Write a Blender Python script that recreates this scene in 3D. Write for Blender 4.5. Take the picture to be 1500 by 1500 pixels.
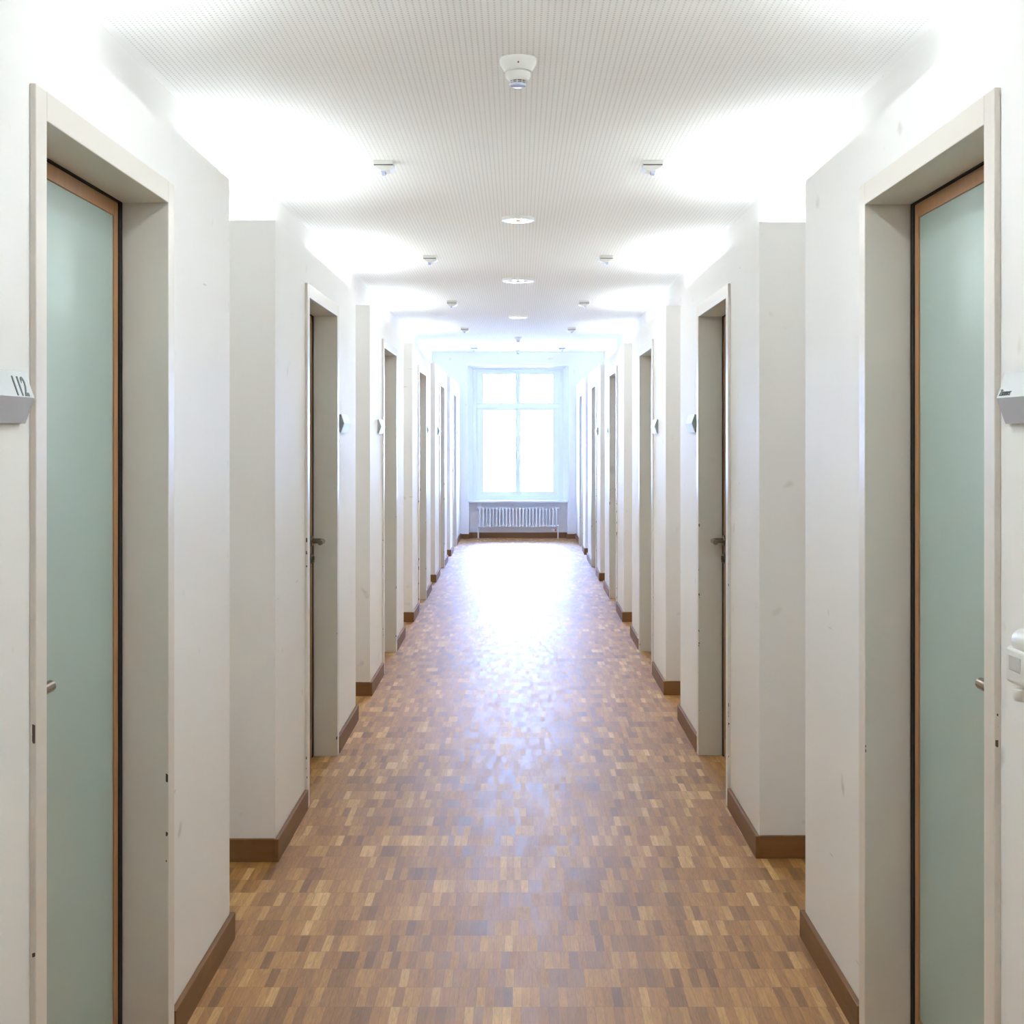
import bpy, bmesh, math, random
from mathutils import Vector, Matrix
PI = math.pi
random.seed(7)
for o in list(bpy.data.objects):
    bpy.data.objects.remove(o)
scene = bpy.context.scene
COL = scene.collection

# ---------------------------------------------------------------- camera
CAMZ = 1.55
cam_d = bpy.data.cameras.new('camera')
cam_d.sensor_width = 36.0
cam_d.lens = 48.0                      # 2000 px on a 1500 px frame
cam_d.shift_x = -9.0/1500
cam_d.shift_y = -109.0/1500
cam_d.clip_start = 0.05
cam_d.clip_end = 500
cam = bpy.data.objects.new('camera', cam_d)
cam.location = (0, 0, CAMZ)
cam.rotation_euler = (PI/2, 0, 0)
COL.objects.link(cam)
scene.camera = cam

# ---------------------------------------------------------------- world, exposure
SKY_STRENGTH = 27.0
w = bpy.data.worlds.new('sky')
w.use_nodes = True
bg = w.node_tree.nodes['Background']
bg.inputs['Color'].default_value = (0.36, 0.50, 1.0, 1)
bg.inputs['Strength'].default_value = SKY_STRENGTH
scene.world = w
LAMP_POWER = 6.6
DOWN_POWER = 9.0
scene.view_settings.view_transform = 'Standard'
scene.view_settings.look = 'None'
scene.view_settings.gamma = 1
scene.view_settings.use_curve_mapping = False
scene.view_settings.exposure = 1.76
scene.cycles.max_bounces = 14
scene.cycles.diffuse_bounces = 10
scene.cycles.glossy_bounces = 5
scene.cycles.transparent_max_bounces = 8
scene.cycles.sample_clamp_indirect = 8
scene.cycles.caustics_reflective = False
scene.cycles.use_denoising = True

# window portal for the daylight
def portal(x, y, z, sx, sz, back=False):
    l = bpy.data.lights.new('window_portal', 'AREA')
    l.shape = 'RECTANGLE'; l.size = sx; l.size_y = sz
    l.cycles.is_portal = True
    o = bpy.data.objects.new('window_portal', l)
    o.location = (x, y, z)
    o.rotation_euler = (-PI/2 if not back else PI/2, 0, 0)
    COL.objects.link(o)
portal(0, 21.34, 1.6, 1.30, 1.95)

# ---------------------------------------------------------------- materials
def newmat(name):
    m = bpy.data.materials.new(name); m.use_nodes = True
    nt = m.node_tree
    return m, nt, nt.nodes['Principled BSDF']

def simple(name, col, rough=0.5, metal=0.0, spec=0.5, noise=0.0, nscale=20, coat=0.0, emit=None):
    m, nt, b = newmat(name)
    b.inputs['Base Color'].default_value = (*col, 1)
    b.inputs['Roughness'].default_value = rough
    b.inputs['Metallic'].default_value = metal
    b.inputs['Specular IOR Level'].default_value = spec
    b.inputs['Coat Weight'].default_value = coat
    if emit:
        b.inputs['Emission Color'].default_value = (*emit[0], 1)
        b.inputs['Emission Strength'].default_value = emit[1]
    if noise > 0:
        tc = nt.nodes.new('ShaderNodeTexCoord')
        n = nt.nodes.new('ShaderNodeTexNoise'); n.inputs['Scale'].default_value = nscale; n.inputs['Detail'].default_value = 4
        nt.links.new(tc.outputs['Object'], n.inputs['Vector'])
        mx = nt.nodes.new('ShaderNodeMix'); mx.data_type = 'RGBA'
        mx.inputs['A'].default_value = (*[c*(1-noise) for c in col], 1)
        mx.inputs['B'].default_value = (*[min(1, c*(1+noise)) for c in col], 1)
        nt.links.new(n.outputs['Fac'], mx.inputs['Factor'])
        nt.links.new(mx.outputs['Result'], b.inputs['Base Color'])
    return m

def M(nt, op, a, b=None, c=None):
    n = nt.nodes.new('ShaderNodeMath'); n.operation = op
    for i, v in enumerate((a, b, c)):
        if v is None: continue
        if isinstance(v, (int, float)): n.inputs[i].default_value = v
        else: nt.links.new(v, n.inputs[i])
    return n.outputs[0]

def mixc(nt, f, a, b, mode='MIX'):
    n = nt.nodes.new('ShaderNodeMix'); n.data_type = 'RGBA'; n.blend_type = mode
    if isinstance(f, (int, float)): n.inputs['Factor'].default_value = f
    else: nt.links.new(f, n.inputs['Factor'])
    for s, v in (('A', a), ('B', b)):
        if isinstance(v, tuple): n.inputs[s].default_value = (*v, 1)
        else: nt.links.new(v, n.inputs[s])
    return n.outputs['Result']

def noise(nt, vec, scale, detail=3, rough=.5):
    n = nt.nodes.new('ShaderNodeTexNoise')
    n.inputs['Scale'].default_value = scale; n.inputs['Detail'].default_value = detail
    n.inputs['Roughness'].default_value = rough
    nt.links.new(vec, n.inputs['Vector'])
    return n.outputs['Fac']

# painted plaster with faint smudges and scuffs
def plaster(name, col, rough=0.55, spec=.35):
    m, nt, b = newmat(name)
    tc = nt.nodes.new('ShaderNodeTexCoord')
    P = tc.outputs['Object']
    mp = nt.nodes.new('ShaderNodeMapping'); mp.inputs['Scale'].default_value = (1, 1, .35)
    nt.links.new(P, mp.inputs['Vector'])
    n1 = noise(nt, mp.outputs['Vector'], 1.6, 4)
    c = mixc(nt, n1, tuple(k*.965 for k in col), tuple(min(1, k*1.02) for k in col))
    # sparse small smudges
    n2 = noise(nt, P, 9, 2)
    sm = M(nt, 'MULTIPLY', M(nt, 'MAXIMUM', M(nt, 'SUBTRACT', n2, .70), 0), 4)
    c = mixc(nt, sm, c, (.42, .40, .36))
    # thin scratches
    mp2 = nt.nodes.new('ShaderNodeMapping'); mp2.inputs['Scale'].default_value = (6, 5, 60)
    nt.links.new(P, mp2.inputs['Vector'])
    n3 = noise(nt, mp2.outputs['Vector'], 1.0, 1)
    sc = M(nt, 'MULTIPLY', M(nt, 'GREATER_THAN', n3, .80), .35)
    c = mixc(nt, sc, c, (.40, .37, .33))
    nt.links.new(c, b.inputs['Base Color'])
    b.inputs['Roughness'].default_value = rough
    b.inputs['Specular IOR Level'].default_value = spec
    bp = nt.nodes.new('ShaderNodeBump'); bp.inputs['Strength'].default_value = .06; bp.inputs['Distance'].default_value = .003
    nt.links.new(noise(nt, P, 90, 3), bp.inputs['Height']); nt.links.new(bp.outputs['Normal'], b.inputs['Normal'])
    return m

# perforated acoustic ceiling: 20 mm grid of small holes, board joints
def ceiling_mat():
    m, nt, b = newmat('perforated_ceiling')
    tc = nt.nodes.new('ShaderNodeTexCoord')
    sp = nt.nodes.new('ShaderNodeSeparateXYZ'); nt.links.new(tc.outputs['Object'], sp.inputs[0])
    X, Y = sp.outputs['X'], sp.outputs['Y']
    g = .0205
    fx = M(nt, 'SUBTRACT', M(nt, 'FRACT', M(nt, 'DIVIDE', X, g)), .5)
    fy = M(nt, 'SUBTRACT', M(nt, 'FRACT', M(nt, 'DIVIDE', Y, g)), .5)
    d = M(nt, 'SQRT', M(nt, 'ADD', M(nt, 'MULTIPLY', fx, fx), M(nt, 'MULTIPLY', fy, fy)))
    hole = M(nt, 'LESS_THAN', d, .17)
    inside = M(nt, 'LESS_THAN', M(nt, 'ABSOLUTE', X), 1.285)
    hole = M(nt, 'MULTIPLY', hole, inside)
    jy = M(nt, 'LESS_THAN', M(nt, 'ABSOLUTE', M(nt, 'SUBTRACT', M(nt, 'FRACT', M(nt, 'DIVIDE', M(nt, 'ADD', Y, -.46), 2.0)), .5)), .0012)
    c = mixc(nt, hole, (.93, .935, .935), (.60, .60, .60))
    c = mixc(nt, M(nt, 'MULTIPLY', jy, .5), c, (.95, .95, .93))
    nt.links.new(c, b.inputs['Base Color'])
    b.inputs['Roughness'].default_value = .8
    b.inputs['Specular IOR Level'].default_value = .2
    return m

# industrial parquet: rows of narrow oak fingers
def parquet_mat():
    m, nt, b = newmat('oak_parquet')
    tc = nt.nodes.new('ShaderNodeTexCoord')
    P = tc.outputs['Object']
    sp = nt.nodes.new('ShaderNodeSeparateXYZ'); nt.links.new(P, sp.inputs[0])
    X, Y = sp.outputs['X'], sp.outputs['Y']
    L, W = .1334, .0252
    v = M(nt, 'DIVIDE', M(nt, 'ADD', Y, .018), L)
    iy = M(nt, 'FLOOR', v); fy = M(nt, 'FRACT', v)
    wn0 = nt.nodes.new('ShaderNodeTexWhiteNoise'); wn0.noise_dimensions = '1D'; nt.links.new(iy, wn0.inputs['W'])
    u = M(nt, 'ADD', M(nt, 'DIVIDE', X, W), M(nt, 'MULTIPLY', wn0.outputs['Value'], 3.0))
    ix = M(nt, 'FLOOR', u); fx = M(nt, 'FRACT', u)
    cv = nt.nodes.new('ShaderNodeCombineXYZ'); nt.links.new(ix, cv.inputs[0]); nt.links.new(iy, cv.inputs[1])
    wn = nt.nodes.new('ShaderNodeTexWhiteNoise'); wn.noise_dimensions = '2D'; nt.links.new(cv.outputs[0], wn.inputs['Vector'])
    # neighbouring fingers cut from one board share a tone
    cv2 = nt.nodes.new('ShaderNodeCombineXYZ'); nt.links.new(M(nt, 'FLOOR', M(nt, 'DIVIDE', ix, 2.6)), cv2.inputs[0]); nt.links.new(iy, cv2.inputs[1])
    wn2 = nt.nodes.new('ShaderNodeTexWhiteNoise'); wn2.noise_dimensions = '2D'; nt.links.new(cv2.outputs[0], wn2.inputs['Vector'])
    t = M(nt, 'ADD', M(nt, 'MULTIPLY', wn.outputs['Value'], .6), M(nt, 'MULTIPLY', wn2.outputs['Value'], .4))
    cr = nt.nodes.new('ShaderNodeValToRGB'); e = cr.color_ramp.elements
    e[0].position = 0.08; e[0].color = (.235, .105, .026, 1)
    e[1].position = .92; e[1].color = (.70, .43, .17, 1)
    for pos, c in ((.3, (.35, .165, .045)), (.5, (.43, .208, .058)), (.72, (.51, .27, .080))):
        q = e.new(pos); q.color = (*c, 1)
    nt.links.new(t, cr.inputs[0])
    # grain, offset per finger
    sh = nt.nodes.new('ShaderNodeVectorMath'); sh.operation = 'MULTIPLY'; nt.links.new(P, sh.inputs[0]); sh.inputs[1].default_value = (110, 9, 1)
    of = nt.nodes.new('ShaderNodeVectorMath'); of.operation = 'MULTIPLY_ADD'
    nt.links.new(wn.outputs['Color'], of.inputs[0]); of.inputs[1].default_value = (40, 40, 40); nt.links.new(sh.outputs[0], of.inputs[2])
    gr = noise(nt, of.outputs[0], 1.0, 5, .72); gr.node.inputs['Distortion'].default_value = 1.6
    k = M(nt, 'ADD', M(nt, 'MULTIPLY', gr, 1.3), .33)
    c = nt.nodes.new('ShaderNodeVectorMath'); c.operation = 'SCALE'; nt.links.new(cr.outputs[0], c.inputs[0]); nt.links.new(k, c.inputs['Scale'])
    # joints
    ex = M(nt, 'LESS_THAN', M(nt, 'MINIMUM', fx, M(nt, 'SUBTRACT', 1, fx)), .022)
    ey = M(nt, 'LESS_THAN', M(nt, 'MINIMUM', fy, M(nt, 'SUBTRACT', 1, fy)), .006)
    j = M(nt, 'MULTIPLY', M(nt, 'MAXIMUM', ex, ey), .45)
    c2 = mixc(nt, j, c.outputs[0], (.10, .05, .025))
    nt.links.new(c2, b.inputs['Base Color'])
    r = M(nt, 'ADD', M(nt, 'MULTIPLY', wn.outputs['Value'], .10), .445)
    nt.links.new(r, b.inputs['Roughness'])
    b.inputs['Specular IOR Level'].default_value = .5
    b.inputs['Coat Weight'].default_value = .22
    b.inputs['Coat Roughness'].default_value = .62
    bp = nt.nodes.new('ShaderNodeBump'); bp.inputs['Strength'].default_value = .12; bp.inputs['Distance'].default_value = .002
    nt.links.new(M(nt, 'ADD', noise(nt, P, 14, 3), M(nt, 'MULTIPLY', wn.outputs['Value'], .25)), bp.inputs['Height'])
    nt.links.new(bp.outputs['Normal'], b.inputs['Normal'])
    return m

def wood_mat(name, a, bcol, rough=.45, axis=2):
    m, nt, b = newmat(name)
    tc = nt.nodes.new('ShaderNodeTexCoord')
    mp = nt.nodes.new('ShaderNodeMapping')
    s = [60, 60, 60]; s[axis] = 3
    mp.inputs['Scale'].default_value = s
    nt.links.new(tc.outputs['Object'], mp.inputs['Vector'])
    n = noise(nt, mp.outputs['Vector'], 1, 4, .6)
    c = mixc(nt, n, a, bcol)
    nt.links.new(c, b.inputs['Base Color'])
    b.inputs['Roughness'].default_value = rough
    return m

# enamelled door frame with chipped edges low down
def frame_mat():
    m, nt, b = newmat('door_frame_enamel')
    tc = nt.nodes.new('ShaderNodeTexCoord'); P = tc.outputs['Object']
    sp = nt.nodes.new('ShaderNodeSeparateXYZ'); nt.links.new(P, sp.inputs[0])
    ax = M(nt, 'ABSOLUTE', sp.outputs['X'])
    near = M(nt, 'LESS_THAN', M(nt, 'ABSOLUTE', M(nt, 'SUBTRACT', ax, .8825)), .0028)
    low = M(nt, 'LESS_THAN', sp.outputs['Z'], 1.15)
    n = noise(nt, P, 28, 2)
    ch = M(nt, 'MULTIPLY', M(nt, 'MULTIPLY', M(nt, 'GREATER_THAN', n, .665), near), low)
    n2 = noise(nt, P, 3, 3)
    c = mixc(nt, n2, (.735, .69, .63), (.77, .73, .67))
    sm = M(nt, 'MULTIPLY', M(nt, 'MAXIMUM', M(nt, 'SUBTRACT', noise(nt, P, 6, 1), .74), 0), 3)
    c = mixc(nt, sm, c, (.3, .27, .24))
    c = mixc(nt, ch, c, (.08, .05, .035))
    nt.links.new(c, b.inputs['Base Color'])
    b.inputs['Roughness'].default_value = .32
    return m

MAT = {
 'wall': plaster('white_wall_paint', (.885, .88, .865)),
 'wall_end': plaster('white_end_wall_paint', (.86, .865, .865)),
 'ceiling': ceiling_mat(),
 'floor': parquet_mat(),
 'base': wood_mat('oak_baseboard', (.17, .074, .020), (.27, .132, .042), .6, 1),
 'base_x': wood_mat('oak_baseboard_cross', (.17, .074, .020), (.27, .132, .042), .6, 0),
 'door_wood': wood_mat('door_oak', (.30, .14, .05), (.46, .23, .09), .4, 2),
 'frame': frame_mat(),
 'seal': simple('black_rubber', (.012, .009, .008), .6),
 'glass_door': simple('frosted_mint_glass', (.40, .52, .485), .24, 0, .8, .015, 4),
 'steel': simple('brushed_steel', (.30, .245, .19), .25, 1.0),
 'sign': simple('silver_grey_metal', (.58, .60, .605), .38, .55, .5),
 'sign_end': simple('sign_end_cap', (.34, .38, .36), .5),
 'ink': simple('dark_green_grey_lettering', (.09, .12, .11), .5),
 'plastic': simple('white_plastic', (.80, .80, .77), .35, 0, .5),
 'sensor_plastic': simple('off_white_sensor_plastic', (.72, .72, .69), .4),
 'grey_plastic': simple('pale_grey_plastic', (.60, .62, .61), .4),
 'lens': simple('bluish_lens', (.55, .62, .85), .12, 0, .8),
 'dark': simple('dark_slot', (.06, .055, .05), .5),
 'led': simple('red_indicator', (.25, .03, .02), .3),
 'window_paint': simple('white_window_paint', (.80, .82, .84), .35),
 'enamel': simple('radiator_enamel', (.82, .83, .84), .3),
 'orange': simple('orange_valve_cap', (.45, .12, .03), .4),
 'chrome': simple('reflector_chrome', (.8, .82, .85), .15, 1.0),
 'tube': simple('lamp_tube', (.9, .9, .9), .4, emit=((.85, .92, 1.0), 2.5)),
 'pavement': simple('pale_pavement', (.62, .62, .60), .8, noise=.05, nscale=3),
 'car_paint': simple('silver_car_paint', (.70, .72, .75), .3, .3),
 'car_glass': simple('car_glass', (.10, .12, .14), .1),
 'rubber': simple('tyre_rubber', (.03, .03, .03), .8),
}
# window glass: clear, thin
gm = bpy.data.materials.new('clear_window_glass'); gm.use_nodes = True
nt = gm.node_tree; nt.nodes.clear()
out = nt.nodes.new('ShaderNodeOutputMaterial'); tr = nt.nodes.new('ShaderNodeBsdfTransparent'); gl = nt.nodes.new('ShaderNodeBsdfGlossy')
tr.inputs[0].default_value = (.95, .97, .96, 1); gl.inputs['Roughness'].default_value = .02
fr = nt.nodes.new('ShaderNodeFresnel'); fr.inputs[0].default_value = 1.45
mx = nt.nodes.new('ShaderNodeMixShader'); nt.links.new(fr.outputs[0], mx.inputs[0]); nt.links.new(tr.outputs[0], mx.inputs[1]); nt.links.new(gl.outputs[0], mx.inputs[2]); nt.links.new(mx.outputs[0], out.inputs[0])
MAT['pane'] = gm

# ---------------------------------------------------------------- helpers
def BM(): return bmesh.new()

def box(bm, x0, x1, y0, y1, z0, z1):
    if x0 > x1: x0, x1 = x1, x0
    if y0 > y1: y0, y1 = y1, y0
    vs = [bm.verts.new(p) for p in ((x0,y0,z0),(x1,y0,z0),(x1,y1,z0),(x0,y1,z0),(x0,y0,z1),(x1,y0,z1),(x1,y1,z1),(x0,y1,z1))]
    for f in ((0,3,2,1),(4,5,6,7),(0,1,5,4),(1,2,6,5),(2,3,7,6),(3,0,4,7)):
        bm.faces.new([vs[i] for i in f])

def prism(bm, pts, axis, a, b):
    """extrude a 2-D polygon between a and b along axis (0=x, 1=y, 2=z)"""
    def P(u, v, t):
        return (t, u, v) if axis == 0 else (u, t, v) if axis == 1 else (u, v, t)
    A = [bm.verts.new(P(u, v, a)) for u, v in pts]
    B = [bm.verts.new(P(u, v, b)) for u, v in pts]
    bm.faces.new(A); bm.faces.new(B)
    n = len(pts)
    for i in range(n):
        bm.faces.new((A[i], A[(i+1) % n], B[(i+1) % n], B[i]))

def lathe(bm, prof, seg=40, c=(0, 0, 0), axis=2, cap=True):
    """profile of (radius, height) pairs turned round an axis"""
    def P(r, h, a):
        u, v = r*math.cos(a), r*math.sin(a)
        p = (h, u, v) if axis == 0 else (u, h, v) if axis == 1 else (u, v, h)
        return (p[0]+c[0], p[1]+c[1], p[2]+c[2])
    rings = [[bm.verts.new(P(r, h, 2*PI*k/seg)) for k in range(seg)] for r, h in prof]
    for i in range(len(rings)-1):
        for k in range(seg):
            bm.faces.new((rings[i][k], rings[i][(k+1) % seg], rings[i+1][(k+1) % seg], rings[i+1][k]))
    if cap:
        bm.faces.new(rings[0]); bm.faces.new(rings[-1])

def tube(bm, path, r, seg=14):
    path = [Vector(p) for p in path]
    rings = []
    up = None
    for i, p in enumerate(path):
        d = (path[min(i+1, len(path)-1)] - path[max(i-1, 0)]).normalized()
        if up is None:
            up = Vector((0, 0, 1)) if abs(d.z) < .9 else Vector((1, 0, 0))
        s = d.cross(up).normalized(); u = s.cross(d).normalized(); up = u
        rings.append([bm.verts.new(p + s*r*math.cos(2*PI*k/seg) + u*r*math.sin(2*PI*k/seg)) for k in range(seg)])
    for i in range(len(rings)-1):
        for k in range(seg):
            bm.faces.new((rings[i][k], rings[i][(k+1) % seg], rings[i+1][(k+1) % seg], rings[i+1][k]))
    bm.faces.new(rings[0]); bm.faces.new(rings[-1])

def obj(name, bm, mat, parent=None, loc=None, smooth=False, bevel=0, seg=2):
    bmesh.ops.recalc_face_normals(bm, faces=bm.faces)
    me = bpy.data.meshes.new(name); bm.to_mesh(me); bm.free()
    me.materials.append(MAT[mat])
    if smooth:
        me.polygons.foreach_set('use_smooth', [True]*len(me.polygons))
        me.update()
    o = bpy.data.objects.new(name, me); COL.objects.link(o)
    if loc: o.location = loc
    if parent: o.parent = parent
    if bevel:
        mod = o.modifiers.new('bevel', 'BEVEL'); mod.width = bevel; mod.segments = seg
        mod.limit_method = 'ANGLE'; mod.angle_limit = .6
        if smooth is False:
            pass
    if smooth:
        es = o.modifiers.new('split', 'EDGE_SPLIT'); es.split_angle = .7
    return o

def tag(o, label=None, cat=None, group=None, kind=None):
    if label: o['label'] = label
    if cat: o['category'] = cat
    if group: o['group'] = group
    if kind: o['kind'] = kind
    return o

def empty(name, loc=(0, 0, 0)):
    o = bpy.data.objects.new(name, None); COL.objects.link(o); o.location = loc
    o.empty_display_size = .1
    return o

def copy_tree(o, parent=None):
    c = o.copy(); COL.objects.link(c); c.parent = parent
    for ch in o.children: copy_tree(ch, c)
    return c

# ---------------------------------------------------------------- dimensions (metres, camera at y = 0)
FX = .89            # corridor face of the blocks
CX = 1.32           # upper wall above and behind the blocks
CEIL = 2.859
BTOP = 2.346
OPEN_H = 2.14
YEND = 20.94
YBACK = -5.0
GEO = {
 -1: dict(S=[-1.5, 1.77, 5.00, 8.20, 11.48, 14.62, 17.85], E=[.98, 4.21, 7.48, 10.61, 13.87, 17.07, YEND],
          D=[2.545, 5.755, 8.98, 12.18, 15.42, 18.58]),
 1: dict(S=[-1.5, 1.77, 5.04, 8.23, 11.49, 14.80, 18.10], E=[.98, 4.23, 7.49, 10.67, 14.03, 17.40, YEND],
          D=[2.575, 5.775, 9.01, 12.28, 15.50, 18.75]),
}
DW = .885
ORD = ['nearest', 'second', 'third', 'fourth', 'fifth', 'sixth']
SIDE = {-1: 'left', 1: 'right'}

# ---------------------------------------------------------------- structure
bm = BM(); box(bm, -1.6, 1.6, YBACK, YEND+.36, -.12, 0)
tag(obj('floor', bm, 'floor'), 'glossy oak parquet floor of narrow fingers laid in rows', 'floor', kind='structure')
bm = BM(); box(bm, -1.6, 1.6, YBACK, YEND+.36, CEIL, CEIL+.15)
tag(obj('ceiling', bm, 'ceiling'), 'white perforated acoustic ceiling over the corridor', 'ceiling', kind='structure')
for s in (-1, 1):
    bm = BM(); box(bm, s*CX, s*1.6, YBACK, YEND, 0, CEIL)
    tag(obj('wall_'+SIDE[s], bm, 'wall'), 'white %s wall set back behind and above the door blocks' % SIDE[s], 'wall', kind='structure')
bm = BM(); box(bm, -1.6, 1.6, YBACK-.2, YBACK, 0, CEIL)
tag(obj('wall_back', bm, 'wall'), 'white wall closing the corridor behind the viewer', 'wall', kind='structure')

# end wall with splayed window opening and radiator niche
WX, WXI = .775, .700       # half width at the room face / at the window
WZ0, WZ1 = .585, 2.655
WZI1 = 2.612
NX, NZ = .755, .555
WY = YEND + .26            # window plane
bm = BM()
Y0, Y1 = YEND, YEND+.36
box(bm, -1.6, -WX, Y0, Y1, 0, CEIL); box(bm, WX, 1.6, Y0, Y1, 0, CEIL)
box(bm, -WX, WX, Y0, Y1, WZ1, CEIL)
for s in (-1, 1):      # splayed reveals
    prism(bm, [(s*WX, Y0), (s*WX, Y1), (s*WXI, Y1), (s*WXI, WY)], 2, WZ0, WZ1)
prism(bm, [(Y0, WZ1), (Y1, WZ1), (Y1, WZI1), (WY, WZI1)], 0, -WXI-.03, WXI+.03)
box(bm, -WX, WX, Y0+.16, Y1, 0, WZ0-.03)              # niche back
for s in (-1, 1): box(bm, s*NX, s*WX, Y0, Y0+.16, 0, WZ0-.03)
box(bm, -WX, WX, Y0+.16, Y1, WZ0-.03, WZ0-.002)
tag(obj('wall_end', bm, 'wall_end'), 'bright end wall around the tall window with a radiator niche', 'wall', kind='structure')
bm = BM()
box(bm, -CX, -NX, YEND-.014, YEND, 0, .072); box(bm, NX, CX, YEND-.014, YEND, 0, .072)
box(bm, -NX, NX, YEND+.146, YEND+.16, 0, .085)
for s in (-1, 1): box(bm, s*NX, s*(NX-.012), YEND-.014, YEND+.146, 0, .085)
tag(obj('baseboard_end', bm, 'base_x', bevel=.002), 'brown baseboard along the foot of the end wall and niche', 'baseboard', kind='structure')

for s in (-1, 1):
    g = GEO[s]
    for i, (S, E) in enumerate(zip(g['S'], g['E'])):
        door = g['D'][i-1] if i else None
        bm = BM()
        if door:
            a, b_ = door-.02, door+DW+.02
            prism(bm, [(s*FX, S), (s*FX, a), (s*1.075, a), (s*1.075, b_), (s*FX, b_), (s*FX, E), (s*CX, E), (s*CX, S)], 2, 0, OPEN_H+.02)
            box(bm, s*FX, s*CX, S, E, OPEN_H+.02, BTOP)
        else:
            box(bm, s*FX, s*CX, S, E, 0, BTOP)
        tag(obj('wall_'+SIDE[s], bm, 'wall'), ('white wall block around the %s door on the %s' % (ORD[i-1], SIDE[s])) if i else
            'white wall block on the %s behind the viewer' % SIDE[s], 'wall', kind='structure')
        # baseboard wraps the block
        T, H = .015, .083
        bm = BM()
        spans = [(S-T, door-.062), (door+DW+.062, E+T if E < YEND else E)] if door else [(S-T, E+T)]
        for a, b_ in spans: box(bm, s*(FX-T), s*FX, a, b_, 0, H)
        o = obj('baseboard_'+SIDE[s], bm, 'base', bevel=.002)
        tag(o, ('oak baseboard along the wall of the %s %s door' % (ORD[i-1], SIDE[s])) if i else 'oak baseboard on the %s behind the viewer' % SIDE[s], 'baseboard', kind='structure')
        bm = BM()
        box(bm, s*FX, s*CX, S-T, S, 0, H)
        if E < YEND: box(bm, s*FX, s*CX, E, E+T, 0, H)
        o2 = obj('return', bm, 'base_x', o, bevel=.002)
    # baseboards at the back of the gaps
    for i in range(len(g['E'])-1):
        bm = BM(); box(bm, s*(CX-.015), s*CX, g['E'][i]+.015, g['S'][i+1]-.015, 0, .083)
        tag(obj('baseboard_'+SIDE[s], bm, 'base'), 'oak baseboard at the back of the %s gap on the %s' % (ORD[i], SIDE[s]), 'baseboard', kind='structure')

# ---------------------------------------------------------------- doors
def lever_handle(parent, s, y, z, dirn):
    """rosette, neck and lever; dirn = direction of the lever along y"""
    bm = BM()
    lathe(bm, [(.0255, 0), (.0265, -s*.004), (.024, -s*.009)], 32, (s*0.998, y, z), axis=0)
    h = obj('door_handle', bm, 'steel', parent, smooth=True)
    x0, x1 = s*0.992, s*.938
    bm = BM()
    path = [(x0, y, z), (s*.958, y, z), (s*.946, y+dirn*.004, z), (s*.939, y+dirn*.013, z), (x1, y+dirn*.026, z), (x1, y+dirn*.112, z)]
    tube(bm, path, .0120, 20)
    obj('lever', bm, 'steel', h, smooth=True)
    return h

n_door = 0
for s in (-1, 1):
    for i, d in enumerate(GEO[s]['D']):
        n_door += 1
        e = d+DW
        near_handle = (i % 2 == 0)
        root = empty('door_%d' % n_door, (s*FX, d+DW/2, 0))
        tag(root, '%s door on the %s, frosted mint glass in an oak frame' % (ORD[i], SIDE[s]), 'door', kind='structure')
        inv = Matrix.Translation((-s*FX, -(d+DW/2), 0))
        kids = []
        # steel frame: casing + lining
        bm = BM()
        c0, c1, l1 = s*.878, s*(FX+.0005), s*.995
        for q, y in ((-1, d), (1, e)):
            prism(bm, [(c0, y+q*.058), (c0, y), (l1, y), (l1, y+q*.019), (c1, y+q*.019), (c1, y+q*.058)], 2, 0, OPEN_H+.056)
        prism(bm, [(c0, OPEN_H), (c0, OPEN_H+.056), (c1, OPEN_H+.056), (c1, OPEN_H+.019), (l1, OPEN_H+.019), (l1, OPEN_H)], 1, d, e)
        kids.append(obj('door_frame', bm, 'frame', bevel=.002))
        # seal behind the lining, its black also standing in for the rebate shadow
        bm = BM()
        a0, a1 = s*.9955, s*1.02
        box(bm, a0, a1, d-.018, d+.004, 0, OPEN_H+.018); box(bm, a0, a1, e-.022, e+.018, 0, OPEN_H+.018); box(bm, a0, a1, d+.004, e-.022, OPEN_H-.003, OPEN_H+.018)
        kids.append(obj('door_seal', bm, 'seal'))
        # leaf
        y0, y1, z0, z1 = d+.006, e-.024, .006, OPEN_H-.005
        bm = BM()
        sw = .032
        l0, l1 = s*0.998, s*1.038
        if True:
            box(bm, l0, l1, y0, y0+sw, z0, z1); box(bm, l0, l1, y1-sw, y1, z0, z1)
            box(bm, l0, l1, y0+sw, y1-sw, z0, .098); box(bm, l0, l1, y0+sw, y1-sw, z1-.036, z1)
        kids.append(obj('door_leaf', bm, 'door_wood', bevel=.0015))
        bm = BM(); box(bm, s*1.002, s*1.012, y0+sw, y1-sw, .098, z1-.036)
        gp = obj('glass_panel', bm, 'glass_door')
        tag(gp, 'frosted mint glass panel')
        kids.append(gp)
        # handle and key escutcheon
        hy = d+.080 if near_handle else e-.062
        dr = 1 if near_handle else -1
        hz = 1.052
        h = lever_handle(None, s, hy, hz, dr); tag(h, 'brushed steel lever handle'); kids.append(h)
        bm = BM()
        lathe(bm, [(.0245, 0), (.0255, -s*.004), (.022, -s*.008)], 28, (s*0.998, hy, hz-.085), axis=0)
        lathe(bm, [(.0085, -s*.008), (.0085, -s*.017)], 20, (s*0.998, hy, hz-.083), axis=0)
        box(bm, s*.990, s*.982, hy-.004, hy+.004, hz-.104, hz-.085)
        kids.append(obj('lock_escutcheon', bm, 'steel', smooth=True))
        for k in kids:
            k.parent = root
            k.matrix_parent_inverse = inv

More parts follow.
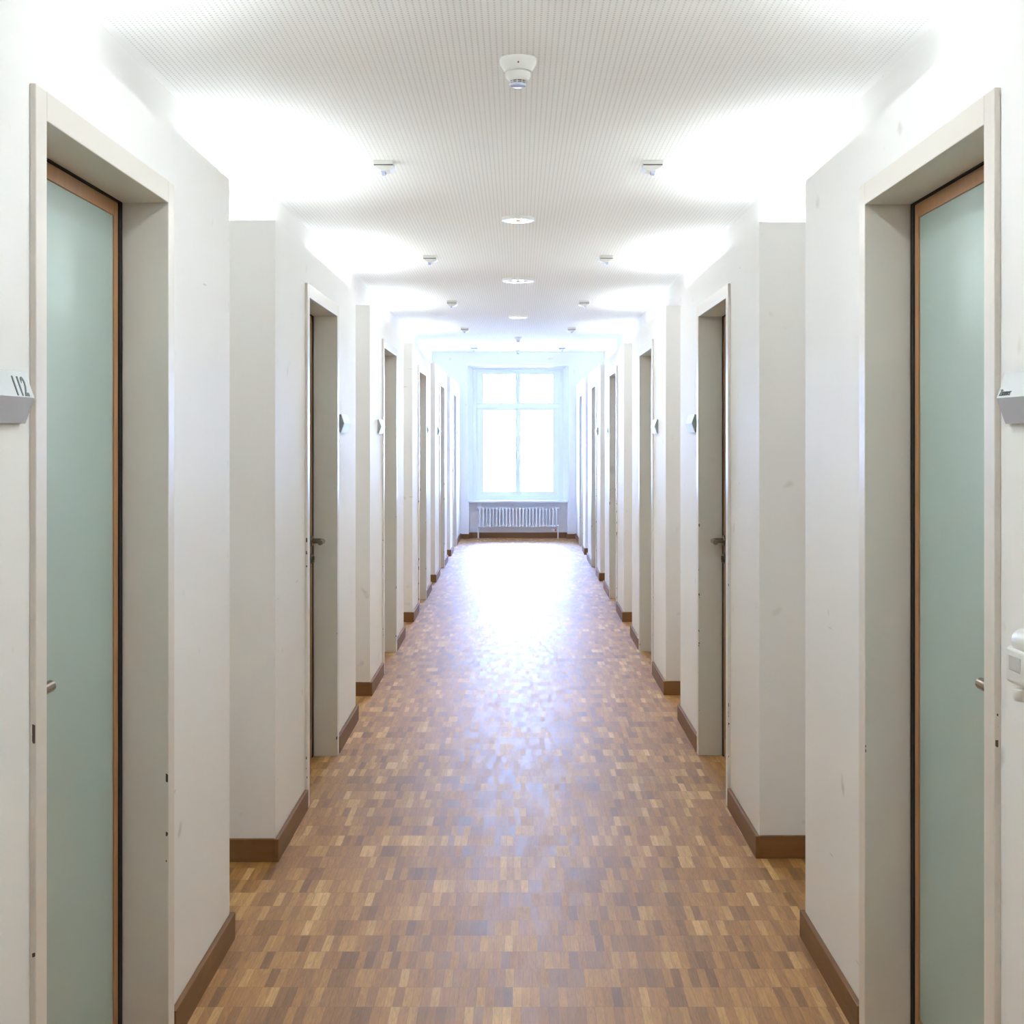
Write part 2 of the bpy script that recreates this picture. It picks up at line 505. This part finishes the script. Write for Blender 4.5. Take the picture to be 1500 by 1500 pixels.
# ---------------------------------------------------------------- room signs
def text_mesh(body, size, extrude=.0004):
    cu = bpy.data.curves.new('lettering', 'FONT'); cu.body = body; cu.size = size; cu.extrude = extrude; cu.offset = size*(.018 if size > .03 else .0)
    t = bpy.data.objects.new('lettering', cu); COL.objects.link(t)
    dg = bpy.context.evaluated_depsgraph_get()
    me = bpy.data.meshes.new_from_object(t.evaluated_get(dg))
    bpy.data.objects.remove(t)
    me.materials.clear(); me.materials.append(MAT['ink'])
    return me

SLEN = .24
ZR = 1.621; HT = .046
def sign(s, y0, label):
    root = empty('room_sign', (s*FX, y0+SLEN/2, ZR))
    tag(root, label, 'door sign', 'room signs beside the doors')
    L2 = SLEN/2
    bm = BM()
    prism(bm, [(-s*.010, HT), (-s*.026, 0), (-s*.010, -HT), (-s*.006, -HT), (-s*.022, 0), (-s*.006, HT)], 1, -L2, L2)
    obj('sign_face', bm, 'sign', root)
    bm = BM()
    box(bm, 0, -s*.007, -L2+.02, L2-.03, -HT+.012, HT-.012)
    obj('back_plate', bm, 'plastic', root)
    for a, b_ in ((-L2+.0015, -L2+.0035), (L2-.0035, L2-.0015)):
        bm = BM(); prism(bm, [(-s*.0005, HT-.004), (-s*.006, HT-.001), (-s*.0218, 0), (-s*.006, -HT+.001), (-s*.0005, -HT+.004)], 1, a, b_)
        obj('end_cap', bm, 'sign_end', root)
    return root

def put_text(root, s, body, size, start, v0, narrow=1.0):
    """lettering on the upper sloping face; start = distance from the reading-left end, v0 = height above the ridge along the slope"""
    me = text_mesh(body, size)
    o = bpy.data.objects.new('lettering', me); COL.objects.link(o)
    o.parent = root
    right = Vector((0, -s, 0))                        # reading direction on that wall
    slope = Vector((s*.016, 0, HT)).normalized()      # up the face
    n = right.cross(slope).normalized()
    m = Matrix((right*narrow, slope, n)).transposed().to_4x4()
    ridge = Vector((-s*.026, 0, 0))
    m.translation = ridge + right*(-SLEN/2+start) + slope*v0 + n*.0003
    o.matrix_local = m
    return o

for s in (-1, 1):
    for i, d in enumerate(GEO[s]['D']):
        if i % 2 == 0:
            y0 = d-.058-.048-SLEN
            if s == 1: y0 -= .003
        else:
            y0 = d+DW+.058+.09
        if s == -1 and i == 0: lb = 'silver grey ridged room sign numbered 112 left of the nearest left door'
        elif s == 1 and i == 0: lb = 'silver grey ridged room sign reading Zimmer above the white wall switch'
        else: lb = 'ridged pale room sign on the %s wall %s the %s %s door' % (SIDE[s], 'just before' if i % 2 == 0 else 'just past', ORD[i], SIDE[s])
        r = sign(s, y0, lb)
        if i == 0:
            if s == -1:
                put_text(r, s, 'Zimmer', .0155, .008, .006)
                put_text(r, s, '112', .050, .152, .003, .90)
            else:
                put_text(r, s, 'Zimmer', .0175, .008, .004)

# ---------------------------------------------------------------- wall switch, right
sw = empty('wall_switch', (FX, 2.375, 1.16))
tag(sw, 'white surface mounted wall switch below the Zimmer sign', 'switch')
bm = BM()
prism(bm, [(0, -.044), (-.026, -.040), (-.032, -.034), (-.032, .022), (0, .036)], 1, -.065, .028)
obj('switch_body', bm, 'plastic', sw, bevel=.004, seg=3)
bm = BM()
lathe(bm, [(.022, -.058), (.023, -.055), (.023, .004), (.022, .007)], 32, (-.008, 0, .036), axis=1)
obj('rocker', bm, 'plastic', sw, smooth=True)
bm = BM()
lathe(bm, [(.019, 0), (.021, .004), (.021, .020)], 32, (-.014, -.018, -.064), axis=2)
obj('cable_gland', bm, 'plastic', sw, smooth=True)
bm = BM(); box(bm, -.0335, -.031, -.045, .010, -.014, .012)
tag(obj('label_window', bm, 'grey_plastic', sw, bevel=.001), 'grey inset label window')

# ---------------------------------------------------------------- smoke detectors
def smoke(y, k, label):
    r = empty('smoke_detector', (0, y, CEIL)); r.scale = (k, k, k)
    tag(r, label, 'smoke detector', 'smoke detectors along the ceiling centre')
    bm = BM(); lathe(bm, [(.0635, 0), (.0645, -.006), (.0630, -.018), (.058, -.026), (.054, -.034), (.047, -.044), (.036, -.046)], 48)
    b0 = obj('base', bm, 'plastic', r, smooth=True)
    bm = BM(); lathe(bm, [(.036, -.044), (.0425, -.048), (.0430, -.058), (.040, -.068), (.034, -.075), (.030, -.077)], 48)
    b1 = obj('housing', bm, 'plastic', r, smooth=True)
    bm = BM(); lathe(bm, [(.026, -.074), (.026, -.090)], 32)
    obj('smoke_chamber', bm, 'dark', b1, smooth=True)
    bm = BM()
    for q in range(10):
        a = 2*PI*q/10+.2
        x, yy = .0285*math.cos(a), .0285*math.sin(a)
        tube(bm, [(x, yy, -.076), (x*.93, yy*.93, -.089)], .0018, 6)
    lathe(bm, [(.0300, -.0815), (.0300, -.0835), (.024, -.0835), (.024, -.0815)], 40)
    obj('cage', bm, 'plastic', b1)
    bm = BM(); lathe(bm, [(.0295, -.087), (.0295, -.090), (.026, -.095), (.012, -.098), (.0, -.098)], 40, cap=False)
    obj('cap', bm, 'lens', b1, smooth=True)
    bm = BM(); lathe(bm, [(.0001, -.0), (.003, -.001), (.003, -.004)], 14, (.0005, -.0585, -.027), axis=1)
    obj('indicator_light', bm, 'led', b0)
smoke(4.72, 1, 'nearest white round smoke detector hanging from the ceiling centre')
smoke(17.75, .75, 'small distant smoke detector beyond the last ceiling downlight')
smoke(20.45, .6, 'tiny smoke detector closest to the end window')

# ---------------------------------------------------------------- downlights
def downlight(y, R, label):
    r = empty('ceiling_downlight', (0, y, CEIL))
    tag(r, label, 'ceiling light', 'round downlights along the ceiling centre')
    bm = BM()
    lathe(bm, [(R, 0), (R, -.014), (R-.004, -.020), (R-.020, -.020), (R-.024, -.012), (R-.026, -.003)], 56, cap=False)
    obj('trim_ring', bm, 'plastic', r, smooth=True)
    bm = BM()
    lathe(bm, [(R-.022, -.012), (R-.028, -.006), (R-.04, -.0025), (.0, -.0015)], 48, cap=False)
    obj('reflector', bm, 'chrome', r, smooth=True)
    for q in (-1, 1):
        bm = BM(); tube(bm, [(q*.020, -.045, -.009), (q*.020, .045, -.009)], .0065, 12)
        tube(bm, [(q*.040, -.045, -.009), (q*.040, .045, -.009)], .0065, 12)
        obj('lamp', bm, 'tube', r, smooth=True)
    l = bpy.data.lights.new('lamp_light', 'AREA'); l.shape = 'DISK'; l.size = .95*R
    l.energy = DOWN_POWER*(.5 if y < 4 else .8); l.color = (.87, .95, 1.0)
    o = bpy.data.objects.new('lamp_light', l); COL.objects.link(o); o.parent = r; o.location = (0, 0, -.014)
downlight(8.13, .0975, 'nearest round white ceiling downlight, seen with its reflector')
downlight(11.28, .131, 'widest round downlight, middle of the three in the ceiling')
downlight(14.70, .0985, 'farthest round ceiling downlight, before the distant smoke detector')

downlight(2.75, .0985, 'added fill downlight in the ceiling, out of view ahead of the viewer')  # unseen fill lamp, added to brighten the near walls and floor
# ---------------------------------------------------------------- small ceiling sensors, two to each bay
YD = [6.48, 9.84, 13.1, 16.26, 19.75]
def sensor(s, y, label):
    r = empty('presence_sensor', (s*.636, y, CEIL))
    tag(r, label, 'ceiling sensor', 'small ceiling sensors in two rows')
    bm = BM(); box(bm, -.047, .047, -.045, .045, -.020, 0)
    obj('base_plate', bm, 'sensor_plastic', r, bevel=.003)
    bm = BM()
    # wedge: long side slopes towards the corridor centre
    prism(bm, [(s*.048, -.024), (-s*.046, -.024), (-s*.053, -.036), (-s*.030, -.048), (s*.004, -.052), (s*.030, -.038)], 1, -.042, .042)
    h = obj('housing', bm, 'sensor_plastic', r, bevel=.002)
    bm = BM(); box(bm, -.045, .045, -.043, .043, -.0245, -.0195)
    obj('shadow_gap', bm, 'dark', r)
    bm = BM(); prism(bm, [(s*.014, -.046), (-s*.010, -.050), (-s*.008, -.060), (s*.010, -.064)], 1, -.030, .020)
    obj('lens', bm, 'lens', h, bevel=.002)
for s in (-1, 1):
    for i, y in enumerate(YD):
        sensor(s, y, '%s small white ceiling sensor in the %s row' % (['nearest', 'second', 'third', 'fourth', 'farthest'][i], SIDE[s]))

# ---------------------------------------------------------------- battens hidden on top of the blocks
for s in (-1, 1):
    for i, (S, E) in enumerate(zip(GEO[s]['S'], GEO[s]['E'])):
        yc = (YD[i-2] if i >= 2 else (3.2 if i == 1 else -.1)) - .08
        if i == 6: yc = 19.55
        r = empty('batten_lamp', (s*1.10, yc, BTOP))
        tag(r, 'fluorescent batten lamp lying on top of the %s wall block on the %s' % ((ORD[i-1], SIDE[s]) if i else ('rear', SIDE[s])), 'lamp', 'batten lamps on the wall blocks')
        bm = BM(); box(bm, -.05, .05, -.75, .75, 0, .035)
        obj('housing', bm, 'plastic', r, bevel=.004)
        l = bpy.data.lights.new('lamp_light', 'AREA'); l.shape = 'RECTANGLE'; l.size = .07; l.size_y = 1.45
        l.energy = LAMP_POWER*(.95, .95, .72, .58, .46, .36, .32)[i]
        l.color = (.87, .95, 1.0)
        lo = bpy.data.objects.new('lamp_light', l); COL.objects.link(lo); lo.parent = r
        lo.location = (0, 0, .045); lo.rotation_euler = (PI, s*.85, 0)

# ---------------------------------------------------------------- end window
win = empty('window_1', (0, WY, WZ0))
tag(win, 'tall white casement window with four panes at the corridor end', 'window', kind='structure')
def wz(z): return z-WZ0
bm = BM()
FW = .055
hz = WZI1-WZ0
box(bm, -WXI, -WXI+FW, 0, .07, 0, hz); box(bm, WXI-FW, WXI, 0, .07, 0, hz)
box(bm, -WXI+FW, WXI-FW, 0, .07, 0, FW+.02); box(bm, -WXI+FW, WXI-FW, 0, .07, hz-FW+.02, hz)
box(bm, -WXI+FW, WXI-FW, -.004, .07, wz(2.005), wz(2.075))
box(bm, -.012, .012, .050, .075, FW, hz-FW+.02)
for s in (-1, 1): box(bm, s*(WXI-FW-.014), s*WXI, .064, .085, 0, hz)
for q in (wz(2.040),): box(bm, -WXI+.02, WXI-.02, .064, .080, q-.05, q+.05)
box(bm, -WXI+.02, WXI-.02, .064, .080, hz-.07, hz); box(bm, -WXI+.02, WXI-.02, .064, .080, 0, .09)
obj('window_frame', bm, 'window_paint', win, bevel=.004)
LX = .538; MXI = .042
for s in (-1, 1):
    for z0, z1, p0, p1 in ((wz(.655), wz(2.003), wz(.712), wz(1.969)), (wz(2.077), WZI1-WZ0-.037, wz(2.092), wz(2.528))):
        bm = BM()
        a, b_ = s*.002, s*(WXI-FW-.002)
        box(bm, a, s*MXI, .006, .062, z0, z1); box(bm, s*LX, b_, .006, .062, z0, z1)
        box(bm, s*MXI, s*LX, .006, .062, z0, p0); box(bm, s*MXI, s*LX, .006, .062, p1, z1)
        sh = obj('sash', bm, 'window_paint', win, bevel=.004)
        bm = BM(); box(bm, s*MXI, s*LX, .032, .036, p0, p1)
        obj('pane', bm, 'pane', sh)
bm = BM(); box(bm, -.012, .012, -.012, .006, wz(1.24), wz(1.32)); tube(bm, [(0, -.012, wz(1.31)), (0, -.035, wz(1.31)), (0, -.038, wz(1.30)), (0, -.036, wz(1.20))], .009, 12)
obj('window_handle', bm, 'window_paint', win)
bm = BM(); box(bm, -.006, .006, -.004, .006, wz(1.345), wz(1.358)); obj('lock_button', bm, 'grey_plastic', win)
bm = BM(); box(bm, -NX-.01, NX+.01, -.29, 0, -.028, 0)
obj('window_sill', bm, 'window_paint', win, bevel=.004)

# ---------------------------------------------------------------- radiator
rad = empty('radiator', (0, YEND+.045, 0))
tag(rad, 'white column radiator in the niche under the end window', 'radiator')
NS = 24; PITCH = 1.225/NS
bm = BM()
zt, zb = .472, .175
for yy in (-.035, .035):
    tube(bm, [(0, yy, zb+.012), (0, yy, zt-.012)], .0125, 10)
box(bm, -.0165, .0165, -.047, .047, zt-.022, zt); box(bm, -.0165, .0165, -.047, .047, zb, zb+.022)
first = obj('radiator_section', bm, 'enamel', rad, bevel=.004)
for k in range(NS):
    o = first if k == 0 else first.copy()
    if k: COL.objects.link(o); o.parent = rad
    o.location = (-.612+PITCH*(k+.5), 0, 0)
bm = BM(); tube(bm, [(-.625, 0, zt-.018), (.625, 0, zt-.018)], .014, 12); tube(bm, [(-.625, 0, zb+.018), (.625, 0, zb+.018)], .014, 12)
obj('header_pipe', bm, 'enamel', rad, smooth=True)
bm = BM(); box(bm, -.635, .635, -.05, .05, zt+.0005, zt+.008); obj('top_rail', bm, 'enamel', rad, bevel=.002)
for x in (-.612, .612):
    bm = BM(); tube(bm, [(x, -.01, 0), (x, -.01, zb+.015)], .010, 12); lathe(bm, [(.018, 0), (.018, .004)], 16, (x, -.01, 0))
    obj('leg', bm, 'enamel', rad)
bm = BM(); lathe(bm, [(.012, 0), (.019, .006), (.019, .04), (.012, .046)], 20, (.512, -.03, .128), axis=0)
v = obj('valve', bm, 'enamel', rad, smooth=True)
bm = BM(); lathe(bm, [(.016, 0), (.016, .022), (.010, .026)], 20, (.562, -.03, .128), axis=0)
tag(obj('valve_cap', bm, 'orange', v), 'orange valve cap')

# ---------------------------------------------------------------- outside: pavement and a parked car
GZ = -1.15
bm = BM(); box(bm, -60, 60, YEND+.8, 160, GZ-.3, GZ)
tag(obj('pavement', bm, 'pavement'), 'pale paved yard outside beyond the end window', 'pavement', kind='structure')
car = empty('car', (-1.35, 58, GZ))
tag(car, 'pale silver car parked outside beyond the end window', 'car')
bm = BM()
prof = [(-2.15, .28), (-2.2, .62), (-2.05, .86), (-1.35, .95), (-.75, 1.38), (.2, 1.45), (1.0, 1.36), (1.6, 1.0), (2.1, .92), (2.2, .6), (2.15, .28)]
prism(bm, prof, 1, -.82, .82)
obj('body', bm, 'car_paint', car, bevel=.06)
for a in ([(-1.2, .97), (-.72, 1.30), (-.12, 1.37), (-.12, .97)], [(-.04, .97), (-.04, 1.37), (.25, 1.37), (.92, 1.28), (1.35, .99)]):
    bm = BM(); prism(bm, a, 1, -.835, -.80); obj('side_window', bm, 'car_glass', car)
for x in (-1.35, 1.4):
    for yy in (-.80, .62):
        bm = BM(); lathe(bm, [(.20, 0), (.32, .01), (.32, .19), (.2, .2)], 24, (x, yy, .32), axis=1); obj('wheel', bm, 'rubber', car)
bm = BM(); box(bm, -1.0, -.86, -.98, -.82, .93, 1.06); obj('wing_mirror', bm, 'car_glass', car, bevel=.02)
